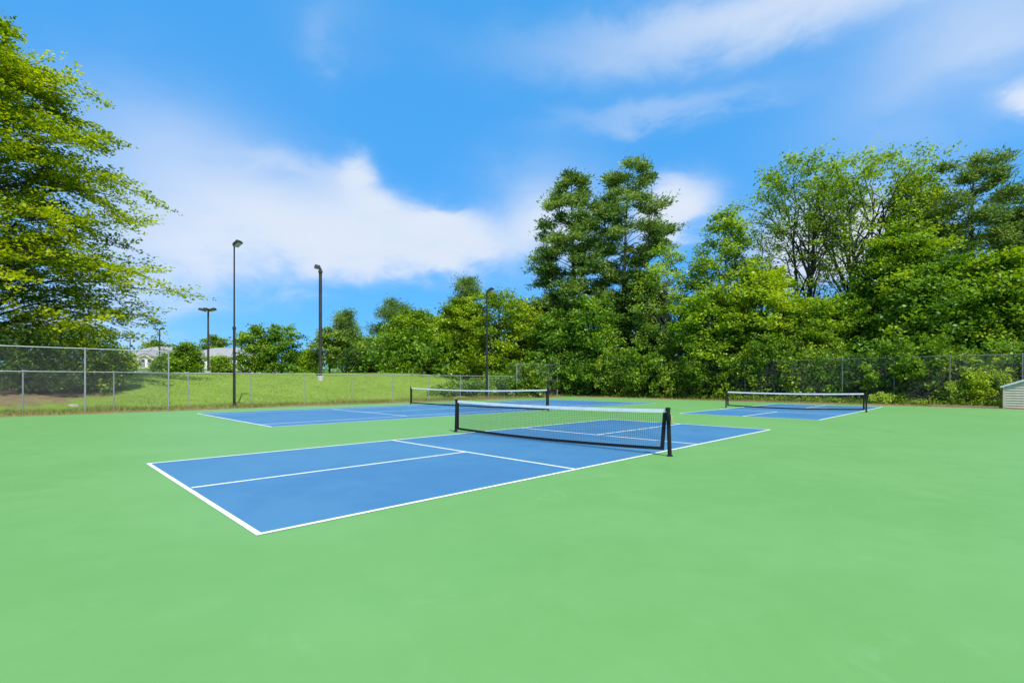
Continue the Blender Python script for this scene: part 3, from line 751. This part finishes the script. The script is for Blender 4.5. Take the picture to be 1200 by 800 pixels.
def tree(name, label, seed, px, D, prof, lf, cat='tree', limbs=46, subs=8, nl=26, leaf=.16, ext=(.45, .34, .14), upb=.9,
         rise=.35, droop=.12, tr=.22, bark='bark', needle=False, wid=.78, lean=0.0, inner=.3, stems=1, whorl=0, tint=.5, twig=1.0, group=None, z0=None, bare=0.0):
    """prof: (photo row, half width in photo px) from top to bottom of the crown, turned into metres at distance D"""
    rng = np.random.default_rng(seed)
    base = at(px, D)
    if z0 is None: z0 = float(hz(base[0], base[1]))
    T = thing(name, label, cat, (base[0], base[1], z0), 0, group)
    zs = np.array([zz(p[0], D)-z0 for p in prof])[::-1]; rs = np.array([p[1]/FPX*D for p in prof])[::-1]
    ztop = zs[-1]; zlo = zs[0]
    rad = lambda z: np.interp(z, zs, rs)
    leanv = (RT*lean)[:2]
    def trunk(z, k=0):
        z = np.asarray(z, float)
        a = stem_az[k]; s = stem_sp[k]
        g = np.clip(z/ztop, 0, 1)
        wob = .12*np.sin(z*.7+seed+k)*tr*3
        return np.stack([leanv[0]*g+math.cos(a)*s*g**1.3+wob, leanv[1]*g+math.sin(a)*s*g**1.3+wob*.6, z], -1)
    stem_az = rng.uniform(0, 2*PI)+np.arange(stems)*2*PI/stems+rng.normal(size=stems)*.3
    stem_sp = np.zeros(stems) if stems == 1 else np.interp(ztop*.75, zs, rs)*rng.uniform(.3, .62, stems)
    # limbs
    Mn = limbs
    zg = np.linspace(zlo, ztop, 200); cw = np.cumsum(rad(zg)/rs.max()*.8+.22); cw = (cw-cw[0])/(cw[-1]-cw[0])
    h_ = np.interp((np.arange(Mn)+rng.uniform(0, 1, Mn))/Mn, cw, zg)     # evenly spread, denser where the crown is wide
    h_ = h_[rng.permutation(Mn)] if Mn > 150 else h_
    if whorl: h_ = np.round(h_/whorl)*whorl+rng.normal(size=Mn)*.26; h_ = np.where(h_ > ztop, ztop-rng.uniform(0, 1.2, Mn), h_)
    az_ = np.arange(Mn)*2.39996+rng.uniform(-.8, .8, Mn)
    k_ = rng.integers(0, stems, Mn)
    Rl = rad(h_)*rng.uniform(.58, 1.06, Mn)
    rs_ = rise*rng.uniform(.6, 1.4, Mn)
    za = np.clip(h_-Rl*(rs_-droop), zlo*.45+.3, ztop*.97)
    S = np.linspace(0, 1, 8)
    at0 = np.stack([trunk(za[i], k_[i]) for i in range(Mn)])
    tipc = np.stack([leanv[0]*h_/ztop+np.cos(az_)*Rl, leanv[1]*h_/ztop+np.sin(az_)*Rl, h_], -1)
    dv = tipc-at0
    ln = np.linalg.norm(dv, axis=1)
    arch = (ln*(.10+droop*.6))[:, None]
    P = at0[:, None]+dv[:, None]*S[None, :, None]
    P[..., 2] += arch*np.sin(PI*S)[None]
    wn = rng.normal(size=(Mn, 8, 3))*.045*ln[:, None, None]; wn[:, 0] = 0
    P += wn*S[None, :, None]
    r0 = np.clip(ln*.0085+.008, .012, tr*.45)*(1.5 if bark == 'palebark' else 1)
    Rr = r0[:, None]*(1-.85*S)[None]
    tb = [tubes(P, Rr, 4)]
    # trunks
    for k in range(stems):
        zz_ = np.linspace(-.3, ztop*(.96 if stems == 1 else .80), 14); f = np.clip(zz_/ztop, 0, 1)
        rr = tr*(1-.9*f)*(1+.5*np.exp(-np.clip(zz_, 0, 9)*1.6))/(1 if stems == 1 else 1.35)
        tb.append(tubes(trunk(zz_, k)[None], rr[None], 9))
    # side branches lie fanned out along each limb
    sj = np.linspace(inner, 1.0, subs)[None]+rng.normal(size=(Mn, subs))*.03; sj = np.clip(sj, .1, 1)
    fi = sj*7; i0 = np.clip(fi.astype(int), 0, 6); fr = (fi-i0)[..., None]
    ar_ = np.arange(Mn)[:, None]
    O = P[ar_, i0]*(1-fr)+P[ar_, i0+1]*fr
    ld = unit(P[ar_, i0+1]-P[ar_, i0])
    sgn = np.where((np.arange(subs) % 2)[None] == 0, 1, -1)*np.ones((Mn, 1))
    ang = sgn*rng.uniform(.45, 1.15, (Mn, subs)); ang = np.where(sj > .97, rng.normal(size=(Mn, subs))*.2, ang)
    ca, sa = np.cos(ang), np.sin(ang)
    sdv = np.stack([ld[..., 0]*ca-ld[..., 1]*sa, ld[..., 0]*sa+ld[..., 1]*ca, ld[..., 2]*.5+rng.normal(size=(Mn, subs))*.22+(.12 if not needle else .2)], -1)
    sl = (ln[:, None]*(.12+.34*(1-sj))+.35)*rng.uniform(.6, 1.2, (Mn, subs))*twig
    S4 = np.linspace(0, 1, 4)
    O = O.reshape(-1, 3); sdv = unit(sdv.reshape(-1, 3)); sl = sl.ravel()
    PB = O[:, None]+sdv[:, None]*(sl[:, None]*S4)[..., None]
    PB[..., 2] += -droop*.5*(sl[:, None]*S4**2)
    PB[:, 1:] += rng.normal(size=PB[:, 1:].shape)*.05*sl[:, None, None]
    rb = np.clip(sl*.008+.006, .008, .03)
    tb.append(tubes(PB[:, [0, 3]], rb[:, None]*np.array([[1, .2]]), 3))
    V, Q = join(tb)
    npmesh('trunk', V, Q, M[bark], parent=T, smooth=True)
    # clusters
    C = np.concatenate([PB[:, 3], PB[:, 2], PB[:, 1]]); DD = np.concatenate([sdv]*3)
    LT = np.tile(np.repeat(rng.normal(size=Mn)*.15, subs), 3)     # every bough has its own tone
    if bare: kk = rng.uniform(size=len(C)) > bare; C, DD, LT = C[kk], DD[kk], LT[kk]
    if stems > 1:                                   # open-grown: few leaves low inside the crown
        kk = rng.uniform(size=len(C)) > .72*(1-sst(C[:, 2]/ztop, .50, .82)); C, DD, LT = C[kk], DD[kk], LT[kk]
    C = C+rng.normal(size=C.shape)*np.array([.18, .18, .10])
    low_ = C[:, 2] > max(.15, zlo-.6); C, DD, LT = C[low_], DD[low_], LT[low_]
    ct = tint+LT+rng.normal(size=len(C))*.10+.10*np.sin(C[:, 0]*.9+seed)*np.cos(C[:, 2]*.8)
    V, Q, tt = leaves(rng, C, DD, nl, ext, leaf, upb, ct, needle, wid)
    npmesh('crown', V, Q, M[lf], tint=tt, parent=T)
    return T


def shrub(name, label, seed, px, D, py0, hwpx, lf, depth=1.2, n=150, nl=34, leaf=.14, tint=.5, group=None, ext=(.20, .20, .14), zb=0.1, pos=None, upb=.5, cat='shrub'):
    """a leafy mass: lumpy outline, stems inside; py0 = photo row of its top"""
    rng = np.random.default_rng(seed)
    base = at(px, D); z0 = float(hz(base[0], base[1]))
    T = thing(name, label, cat, (base[0], base[1], z0), YAW-PI/2, group)
    H = zz(py0, D)-z0; hw_ = hwpx/FPX*D
    # lobes
    nb = 7
    bc_ = np.stack([rng.uniform(-.75, .75, nb)*hw_, rng.uniform(-.6, .6, nb)*depth, rng.uniform(.18, .78, nb)*H], -1)
    br = rng.uniform(.32, .5, nb)*min(hw_, H)*1.1
    bi = rng.integers(0, nb, n); dv = unit(rng.normal(size=(n, 3)))
    C = bc_[bi]+dv*br[bi, None]*rng.uniform(.65, 1.0, (n, 1))
    # plus climbing sprays over the whole face
    m2 = n//2
    C2 = np.stack([rng.uniform(-1, 1, m2)*hw_*1.05, rng.normal(size=m2)*depth*.35, rng.uniform(0, 1, m2)**.8*H*.95], -1)
    C = np.concatenate([C, C2]); C[:, 2] = np.clip(C[:, 2], zb, H*1.02)
    DD = unit(rng.normal(size=C.shape)*[1, 1, .5]+[0, 0, -.15])
    ct = tint+rng.normal(size=len(C))*.16
    V, Q, tt = leaves(rng, C, DD, nl, ext, leaf, upb, ct, wid=.7)
    npmesh('foliage', V, Q, M[lf], tint=tt, parent=T)
    ns = 9; S = np.linspace(0, 1, 6)
    e = C[rng.integers(0, len(C), ns)]
    s0 = np.stack([rng.uniform(-.5, .5, ns)*hw_, rng.uniform(-.3, .3, ns), np.full(ns, -.1)], -1)
    P = s0[:, None]+(e-s0)[:, None]*S[None, :, None]+rng.normal(size=(ns, 6, 3))*.06
    V, Q = tubes(P, np.repeat((.02*(1-.7*S))[None], ns, 0), 5)
    npmesh('stem', V, Q, M['bark'], parent=T, smooth=True)
    return T


# --- the big tree at the left
tree('oak_tree', 'huge spreading yellow green tree at the left edge behind the tall fence', 11, -40, 27,
     [(14, 20), (40, 62), (80, 108), (120, 122), (150, 136), (185, 192), (225, 182), (262, 150), (305, 172), (345, 226), (372, 206), (398, 166), (424, 128), (448, 92)], 'lf_left',
     limbs=185, subs=12, nl=26, leaf=.175, ext=(.46, .28, .10), upb=1.3, rise=.30, droop=.16, tr=.42, tint=.55, inner=.22, twig=.8)
for i, (px, D, py, hw_, lab, lf) in enumerate([
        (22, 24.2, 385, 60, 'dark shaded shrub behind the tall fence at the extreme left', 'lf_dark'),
        (84, 25.5, 378, 44, 'dull olive shrub under the big left tree behind the tall fence post', 'lf_left'),
        (128, 27.0, 402, 24, 'small yellow green shrub at the right foot of the big left tree', 'lf_bright')]):
    shrub('shrub', lab, 40+i, px, D, py, hw_, lf, n=150, nl=26, leaf=.14, zb=.25, tint=.5 if i == 0 else .22+.2*(i == 2))

# --- far trees beyond the bank
R0 = 'round'
far = [
 ('deciduous_tree', 'small far tree just above the apartment roof ridge', 183, 150, [(401, 4), (405, 12), (412, 15), (430, 13)], 'lf_far', .42),
 ('deciduous_tree', 'far light green tree behind the right end of the apartments', 252, 150, [(395, 6), (402, 16), (412, 20), (432, 18)], 'lf_far', .42),
 ('deciduous_tree', 'pointed green tree in front of the apartment roof', 219, 72, [(403, 3), (409, 8), (418, 15), (428, 19), (438, 18)], 'lf_mid', .22),
 ('deciduous_tree', 'low rounded tree hiding the foot of the twin headed lamp', 195, 72, [(417, 4), (424, 9), (431, 12), (438, 12)], 'lf_mid', .22),
 ('deciduous_tree', 'low light bush like tree between triple lamp and tall black post', 258, 78, [(420, 3), (426, 7), (432, 9), (438, 9)], 'lf_light', .22),
 ('deciduous_tree', 'rounded green tree just right of the tall black lamp post', 299, 76, [(384, 5), (392, 13), (405, 18), (420, 20), (437, 19)], 'lf_mid', .24),
 ('deciduous_tree', 'domed dark green tree with visible trunk, right of its twin', 330, 77, [(383, 6), (390, 15), (402, 20), (418, 25), (436, 22)], 'lf_cedar', .24),
 ('deciduous_tree', 'small lime green tree left of the thick lamp post', 360, 100, [(412, 4), (418, 9), (428, 11), (438, 11)], 'lf_bright', .3),
 ('deciduous_tree', 'light green tree right behind the thick lamp post', 386, 82, [(386, 6), (392, 15), (404, 22), (418, 22), (428, 18)], 'lf_far', .26),
 ('deciduous_tree', 'green tree left of the dark round evergreen bush', 412, 84, [(392, 6), (400, 16), (412, 22), (428, 20)], 'lf_far', .26),
 ('deciduous_tree', 'light green tree behind the dark round evergreen bush', 438, 80, [(398, 6), (405, 16), (416, 22), (432, 20)], 'lf_bright', .26),
 ('deciduous_tree', 'deep green leafy tree right of the ragged far pine', 484, 54, [(366, 8), (376, 22), (392, 32), (412, 36), (430, 34), (440, 30)], 'lf_mid', .18),
 ('deciduous_tree', 'narrow green tree behind the thin far pole', 515, 62, [(372, 6), (384, 15), (402, 20), (425, 20), (442, 18)], 'lf_mid', .2),
 ('deciduous_tree', 'leafy tree beneath the slender pine top, left of the slim lamp post', 541, 52, [(352, 7), (364, 18), (385, 26), (415, 28), (448, 26)], 'lf_bright', .18),
 ('deciduous_tree', 'big round bright green tree behind the slim dark lamp post', 585, 50, [(346, 14), (356, 34), (375, 46), (405, 52), (435, 50), (456, 44)], 'lf_bright', .17),
 ('deciduous_tree', 'darker green tree between the bright round tree and the pines', 632, 53, [(355, 8), (370, 24), (395, 32), (430, 34), (458, 32)], 'lf_cedar', .18)]
for i, (nm, lab, px, D, prof, lf, ls) in enumerate(far):
    area = sum((prof[k+1][0]-prof[k][0])*(prof[k+1][1]+prof[k][1]) for k in range(len(prof)-1))
    sc = D/52.
    lim = int(np.clip(area/(52 if D > 60 else 44), 34, 100))
    tree(nm, lab, 100+i, px, D, prof, lf, limbs=lim, subs=8, nl=11 if D > 60 else 14, leaf=ls*1.25, ext=(.42*sc**.6, .40*sc**.6, .17*sc**.6), upb=.9,
         rise=.5, droop=.08, tr=.17 if D > 60 else .22, inner=.35, tint=.5)
tree('pine_tree', 'ragged far pine rising between light trees right of the thick lamp post', 131, 405, 84, [(366, 3), (374, 9), (388, 13), (404, 15), (420, 10)], 'lf_pine', limbs=30, subs=6, nl=26, leaf=.42, ext=(.5, .5, .35), needle=True, wid=.22, rise=.2, tr=.17, bark='pinebark', whorl=1.0)
tree('pine_tree', 'ragged pine with clumped top at the left end of the main treeline', 132, 461, 62, [(356, 4), (362, 13), (374, 22), (388, 20), (402, 24), (420, 15)], 'lf_pine', limbs=34, subs=6, nl=30, leaf=.34, ext=(.42, .42, .28), needle=True, wid=.2, rise=.2, tr=.2, bark='pinebark', whorl=1.2)
tree('pine_tree', 'slender pine top poking above the bright trees left of the slim lamp post', 133, 547, 72, [(326, 3), (334, 9), (346, 14), (360, 16), (380, 12)], 'lf_pine', limbs=30, subs=6, nl=26, leaf=.38, ext=(.45, .45, .3), needle=True, wid=.2, rise=.2, tr=.2, bark='pinebark', whorl=1.2)
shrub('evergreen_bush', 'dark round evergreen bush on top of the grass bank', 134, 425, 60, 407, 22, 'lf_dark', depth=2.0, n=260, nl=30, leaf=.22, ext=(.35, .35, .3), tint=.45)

# --- the wood at the right: two tall pines
tree('pine_tree', 'left of the two tallest pines, dense clumped crown', 201, 674, 50,
     [(206, 5), (218, 17), (240, 27), (262, 36), (290, 40), (318, 52), (345, 50), (372, 46), (395, 30)], 'lf_pine', limbs=84, subs=9, nl=18, leaf=.38, inner=.56,
     ext=(.30, .30, .15), needle=True, wid=.28, rise=.12, droop=.02, tr=.30, bark='pinebark', whorl=1.15, tint=.5, lean=-.4)
tree('pine_tree', 'tallest pine with bare lower trunk and long boughs reaching right', 202, 726, 50,
     [(193, 7), (202, 22), (218, 30), (240, 38), (262, 56), (285, 56), (310, 42), (335, 30), (360, 22)], 'lf_pine', limbs=62, subs=8, nl=22, leaf=.36, inner=.62,
     ext=(.30, .30, .13), needle=True, wid=.28, rise=.14, droop=.02, tr=.32, bark='pinebark', whorl=1.4, tint=.55, lean=.9)
mid = [
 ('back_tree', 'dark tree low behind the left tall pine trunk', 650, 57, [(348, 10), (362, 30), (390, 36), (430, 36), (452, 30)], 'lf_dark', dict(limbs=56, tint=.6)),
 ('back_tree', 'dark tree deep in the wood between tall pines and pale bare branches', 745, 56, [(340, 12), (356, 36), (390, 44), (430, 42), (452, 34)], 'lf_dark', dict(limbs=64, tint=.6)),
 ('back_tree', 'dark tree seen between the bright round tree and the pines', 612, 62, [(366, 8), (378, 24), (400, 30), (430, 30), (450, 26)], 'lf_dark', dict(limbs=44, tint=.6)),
 # name,label,seed,px,D,prof,lf,kwargs
 ('young_tree', 'soft green young tree below the left tall pine', 648, 47, [(368, 6), (380, 20), (400, 30), (430, 34), (456, 32)], 'lf_cedar', dict(limbs=56)),
 ('young_tree', 'feathery green young tree centred below the two tall pines', 695, 46, [(350, 8), (365, 26), (390, 36), (420, 40), (455, 36)], 'lf_cedar', dict(limbs=80, tint=.62)),
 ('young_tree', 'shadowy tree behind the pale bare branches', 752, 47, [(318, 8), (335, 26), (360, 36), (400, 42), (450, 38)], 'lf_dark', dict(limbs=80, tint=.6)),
 ('young_tree', 'loose yellow green tree with pale bare branches beside the tall pines', 782, 43, [(286, 5), (300, 18), (325, 34), (355, 38), (395, 34), (430, 30)], 'lf_light', dict(limbs=54, nl=13, bark='palebark', rise=.9, bare=.3)),
 ('young_tree', 'light green tree with high tip left of the tall airy trees', 850, 41, [(250, 8), (262, 20), (285, 27), (312, 42), (345, 46), (390, 42), (430, 40)], 'lf_light', dict(limbs=84, nl=14, rise=.75)),
 ('young_tree', 'rounded mid green tree low in front of the light green tree', 828, 39, [(345, 10), (360, 30), (390, 38), (425, 38), (450, 34)], 'lf_mid', dict(limbs=64)),
 ('young_tree', 'bright leafy tree with short forked trunk below the airy trees', 893, 38, [(318, 10), (330, 28), (352, 42), (385, 46), (425, 42), (450, 36)], 'lf_bright', dict(limbs=80, rise=.6, tint=.62)),
 ('young_tree', 'green tree filling the wood edge above the far right net', 945, 37, [(352, 12), (368, 34), (395, 44), (430, 42), (450, 36)], 'lf_mid', dict(limbs=74, tint=.55)),
 ('young_tree', 'green tree at the foot of the tall airy trunks', 1002, 37, [(345, 12), (362, 34), (390, 44), (425, 42), (450, 36)], 'lf_cedar', dict(limbs=74, tint=.6)),
 ('young_tree', 'large rounded green tree right of the airy trees', 1058, 36, [(268, 12), (290, 36), (320, 52), (355, 58), (395, 54), (440, 46)], 'lf_mid', dict(limbs=120, tint=.58)),
 ('young_tree', 'spreading deep green tree left of the right hand pine trunk', 1098, 33, [(310, 14), (330, 40), (360, 54), (400, 58), (440, 50)], 'lf_cedar', dict(limbs=110, tint=.6)),
 ('young_tree', 'leafy tree in front of the right hand pine at the frame edge', 1180, 31, [(300, 14), (322, 40), (355, 56), (395, 56), (425, 48)], 'lf_mid', dict(limbs=110, tint=.6)),
]
for i, (nm, lab, px, D, prof, lf, kw) in enumerate(mid):
    a = dict(subs=7, nl=18, leaf=.21, ext=(.38, .34, .15), upb=.9, rise=.45, droop=.10, tr=.14, inner=.3)
    a.update(kw)
    tree(nm, lab, 220+i, px, D, prof, lf, **a)
air = dict(subs=8, nl=13, leaf=.19, ext=(.36, .28, .11), upb=.9, rise=1.5, droop=.05, inner=.55, twig=1.0)
tree('airy_tree', 'tall airy tree with several slim stems, left of the central trunk', 260, 945, 41, [(184, 14), (198, 40), (222, 58), (250, 62), (285, 52), (325, 38), (370, 26)], 'lf_light', limbs=62, stems=4, tr=.17, **air)
tree('airy_tree', 'tallest airy tree with dark central trunk and open crown', 261, 1012, 40, [(184, 24), (197, 52), (220, 74), (250, 78), (290, 70), (330, 52), (370, 36)], 'lf_light', limbs=92, stems=4, tr=.22, **air)
tree('airy_tree', 'yellowish airy tree touching the right hand pine', 262, 1072, 39, [(206, 8), (220, 26), (248, 36), (285, 42), (330, 40), (370, 30)], 'lf_bright', limbs=56, stems=3, tr=.15, **air)
tree('pine_tree', 'open crowned pine with dark trunk near the right edge', 263, 1140, 36, [(181, 12), (192, 34), (215, 44), (250, 50), (290, 55), (330, 50), (370, 40)], 'lf_pine', limbs=56, subs=8, nl=22, leaf=.30, inner=.5, ext=(.26, .26, .12), needle=True, wid=.24, rise=.45, droop=.0, tr=.24, bark='pinebark', whorl=1.3, tint=.55)
tree('pine_tree', 'pine half cut off by the right edge of the picture', 264, 1222, 34, [(225, 12), (245, 34), (280, 44), (320, 46), (370, 40)], 'lf_pine', limbs=56, subs=8, nl=26, leaf=.30, ext=(.3, .3, .17), needle=True, wid=.24, rise=.3, droop=.0, tr=.24, bark='pinebark', whorl=1.2, tint=.55)
# bare grey tree
tree('bare_tree', 'leafless grey tree with fine twigs between light green and airy trees', 265, 893, 43, [(268, 6), (285, 20), (310, 28), (345, 26), (390, 20)], 'lf_light', limbs=34, subs=8, nl=4, leaf=.1, ext=(.3, .3, .1), rise=1.3, droop=0, tr=.13, bark='palebark', bare=.93, inner=.35, twig=1.2)

# --- shrubs and vines on the long fence
vl = [
 (618, 41.5, 425, 22, 'leafy shrub just right of the tall corner fence post', 'lf_vine'),
 (652, 44.8, 414, 24, 'shadowed shrub at the far corner of the fence', 'lf_cedar'),
 (686, 44.2, 422, 24, 'vine covered shrub behind the fence above the tennis net end', 'lf_cedar'),
 (722, 42.6, 406, 24, 'low bright vine mass behind the fence right of the tennis net', 'lf_vine'),
 (757, 40.8, 396, 26, 'vine mass behind the fence above the end post of the nearest net', 'lf_mid'),
 (793, 39.2, 418, 26, 'tall bright vine mass draped on the fence right of the nearest net', 'lf_vine'),
 (830, 37.6, 398, 26, 'leafy vine mass left of the far right net', 'lf_mid'),
 (868, 36.2, 414, 28, 'vine mass behind the left post of the far right net', 'lf_vine'),
 (908, 34.8, 390, 30, 'dark vine thicket behind the left half of the far right net', 'lf_mid'),
 (950, 33.4, 402, 32, 'bright vine curtain behind the middle of the far right net', 'lf_vine'),
 (996, 32.0, 416, 32, 'deep green thicket behind the right half of the far right net', 'lf_cedar'),
 (1040, 30.6, 398, 34, 'shady thicket with pale leaves just right of the far right net', 'lf_cedar'),
 (1086, 29.3, 392, 36, 'tall mixed vine thicket midway between far right net and shed', 'lf_mid'),
 (1128, 28.3, 412, 34, 'leafy vine thicket left of the yellow green bush', 'lf_vine'),
 (1190, 27.6, 398, 34, 'pale flowering looking vine mass above the shed roof', 'lf_light')]
for i, (px, D, py, hw_, lab, lf) in enumerate(vl):
    lab = lab.replace('pale flowering looking', 'pale leaved')
    shrub('vine_shrub', lab, 300+i, px, D-.35, py-2, hw_, lf, depth=.8, n=150, nl=24, leaf=.18, tint=.50 if i % 2 else .38, group='vine grown shrubs along the long fence')
shrub('bush', 'yellow green bush right beside the left wall of the shed', 330, 1153, 26.6, 432, 19, 'lf_bright', depth=.6, n=120, nl=30, leaf=.12, tint=.65, ext=(.16, .16, .12))
shrub('bush', 'low pale leaved bush at the fence foot right of the far right net', 331, 1037, 29.0, 461, 16, 'lf_light', depth=.3, n=50, nl=26, leaf=.11, tint=.9, ext=(.14, .14, .08), zb=.05)
shrub('bush', 'small bright bush at the fence foot midway to the shed', 332, 1122, 27.2, 445, 11, 'lf_light', depth=.3, n=50, nl=28, leaf=.11, tint=.8, ext=(.14, .14, .1), zb=.05)
# bushes behind the low fence near its far end
for i, (px, D, py, hw_, lab) in enumerate([(520, 38.5, 452, 15, 'low grey green bush behind the low fence where the lawn ends'),
                                           (553, 39.5, 444, 24, 'grey green bush behind the low fence left of the slim lamp post'),
                                           (590, 41.0, 436, 20, 'bush behind the low fence right of the slim lamp post')]):
    shrub('bush', lab, 340+i, px, D, py, hw_, 'lf_cedar' if i else 'lf_mid', depth=1.6, n=110, nl=26, leaf=.15, zb=.05)

# --- the depth of the wood behind: uncountable understorey
rng = np.random.default_rng(5)
N = 1400
u_ = rng.uniform(0, 1, N)
cx_ = np.where(u_ < .62, rng.uniform(34, 46, N), rng.uniform(18, 44, N)); cy_ = np.where(u_ < .62, rng.uniform(-22, 34, N), rng.uniform(30, 44, N))
hgt = np.clip(4.8+1.4*np.sin(cx_*.5+cy_*.37)+rng.normal(size=N)*.5, 1.5, 7)*np.where(u_ < .62, 1, .85)
C = np.stack([cx_, cy_, rng.uniform(0, 1, N)**.8*hgt+hz(cx_, cy_)], -1)
V, Q, tt = leaves(rng, C, rng.normal(size=C.shape), 16, (.8, .8, .4), .42, .6, .4+rng.normal(size=N)*.15)
N2 = 1500
C2 = np.stack([rng.uniform(29.3, 33.5, N2), rng.uniform(-20, 24, N2), rng.uniform(0, 1, N2)*(2.9+.7*np.sin(np.arange(N2)))], -1)
V2, Q2, t2 = leaves(rng, C2, rng.normal(size=C2.shape), 20, (.5, .5, .3), .30, .6, .22+rng.normal(size=N2)*.12)
V, Q = join([(V, Q), (V2, Q2)]); tt = np.concatenate([tt, t2])
o = npmesh('understorey', V, Q, M['lf_cedar'], tint=tt, kind='stuff')
o['label'] = 'dense green undergrowth deep inside the wood behind the fence'; o['category'] = 'undergrowth'

N = 2600
t_ = rng.uniform(0, 1, N)
px_ = -60+740*t_; Dd = rng.uniform(135, 175, N)
C = np.stack([at(a, b) for a, b in zip(px_, Dd)]); C[:, 2] = hz(C[:, 0], C[:, 1])+rng.uniform(0, 1, N)*(3.6+1.4*np.sin(px_*.09)+.8*np.sin(px_*.31))
V, Q, tt = leaves(rng, C, rng.normal(size=C.shape), 10, (1.8, 1.8, .8), .85, .7, .4+rng.normal(size=N)*.18)
o = npmesh('distant_woodland', V, Q, M['lf_far'], tint=tt, kind='stuff')
o['label'] = 'far hedge like woodland closing the view beyond the bank'; o['category'] = 'woodland'

# --- ground cover at the foot of the long fence
N = 1500
cy_ = rng.uniform(-12, 20.5, N); cx_ = 28.1+np.abs(rng.normal(size=N))*.5-.75*rng.uniform(0, 1, N)
C = np.stack([cx_, cy_, .05+np.abs(rng.normal(size=N))*.13], -1)
V, Q, tt = leaves(rng, C, rng.normal(size=C.shape), 16, (.16, .16, .06), .10, .7, .5+rng.normal(size=N)*.2)
o = npmesh('ground_cover', V, Q, M['lf_vine'], tint=tt, kind='stuff')
o['label'] = 'low weeds and ivy along the foot of the long fence'; o['category'] = 'ground cover'

# --- grass
rng = np.random.default_rng(7)


def blades(n, x0, x1, y0, y1, hmin, hmax, wmin, tintm, yb=1.0, dens=None):
    x = rng.uniform(x0, x1, n); y = y0+(y1-y0)*rng.uniform(0, 1, n)**yb
    k = np.sin(x*1.7+np.sin(y*1.3)*2)*np.cos(y*2.1+x*.6)*.5+.5
    keep = rng.uniform(size=n) < .35+.65*k
    dd = np.hypot((x-tp[0]+.5)/1.15, y-tp[1]+4.2)
    keep &= rng.uniform(size=n) > (1-sst(dd, 4.0, 7.5))*.95
    x, y, k = x[keep], y[keep], k[keep]; n = len(x); z = hz(x, y)
    hh = rng.uniform(hmin, hmax, n)*(.7+.6*k); a = rng.uniform(0, 2*PI, n); w = wmin*rng.uniform(.7, 1.5, n)
    le = rng.normal(size=(n, 2))*hh[:, None]*.45
    V = np.stack([np.stack([x-np.cos(a)*w, y-np.sin(a)*w, z-.01], -1), np.stack([x+np.cos(a)*w, y+np.sin(a)*w, z-.01], -1), np.stack([x+le[:, 0], y+le[:, 1], z+hh], -1)], 1)
    t_ = np.clip(tintm+rng.normal(size=n)*.2+(k-.5)*.3, 0, 1)
    return V.reshape(-1, 3), np.repeat(t_, 3)


parts = [blades(80000, -16, 24, 20.6, 35.5, .03, .08, .012, .42, 1.3), blades(26000, -16, 26, 20.2, 21.5, .08, .26, .010, .62), blades(9000, -16, 27, 19.6, 20.5, .03, .12, .008, .85),
         blades(9000, 26.0, 28.6, -12, 20, .04, .16, .010, .5)]
V = np.concatenate([p[0] for p in parts]); tt = np.concatenate([p[1] for p in parts])
o = npmesh('grass', V, np.arange(len(V)).reshape(-1, 3), M['grass'], tint=tt, kind='stuff')
o['label'] = 'mown grass on the bank with taller dry tufts along the low fence'; o['category'] = 'grass'
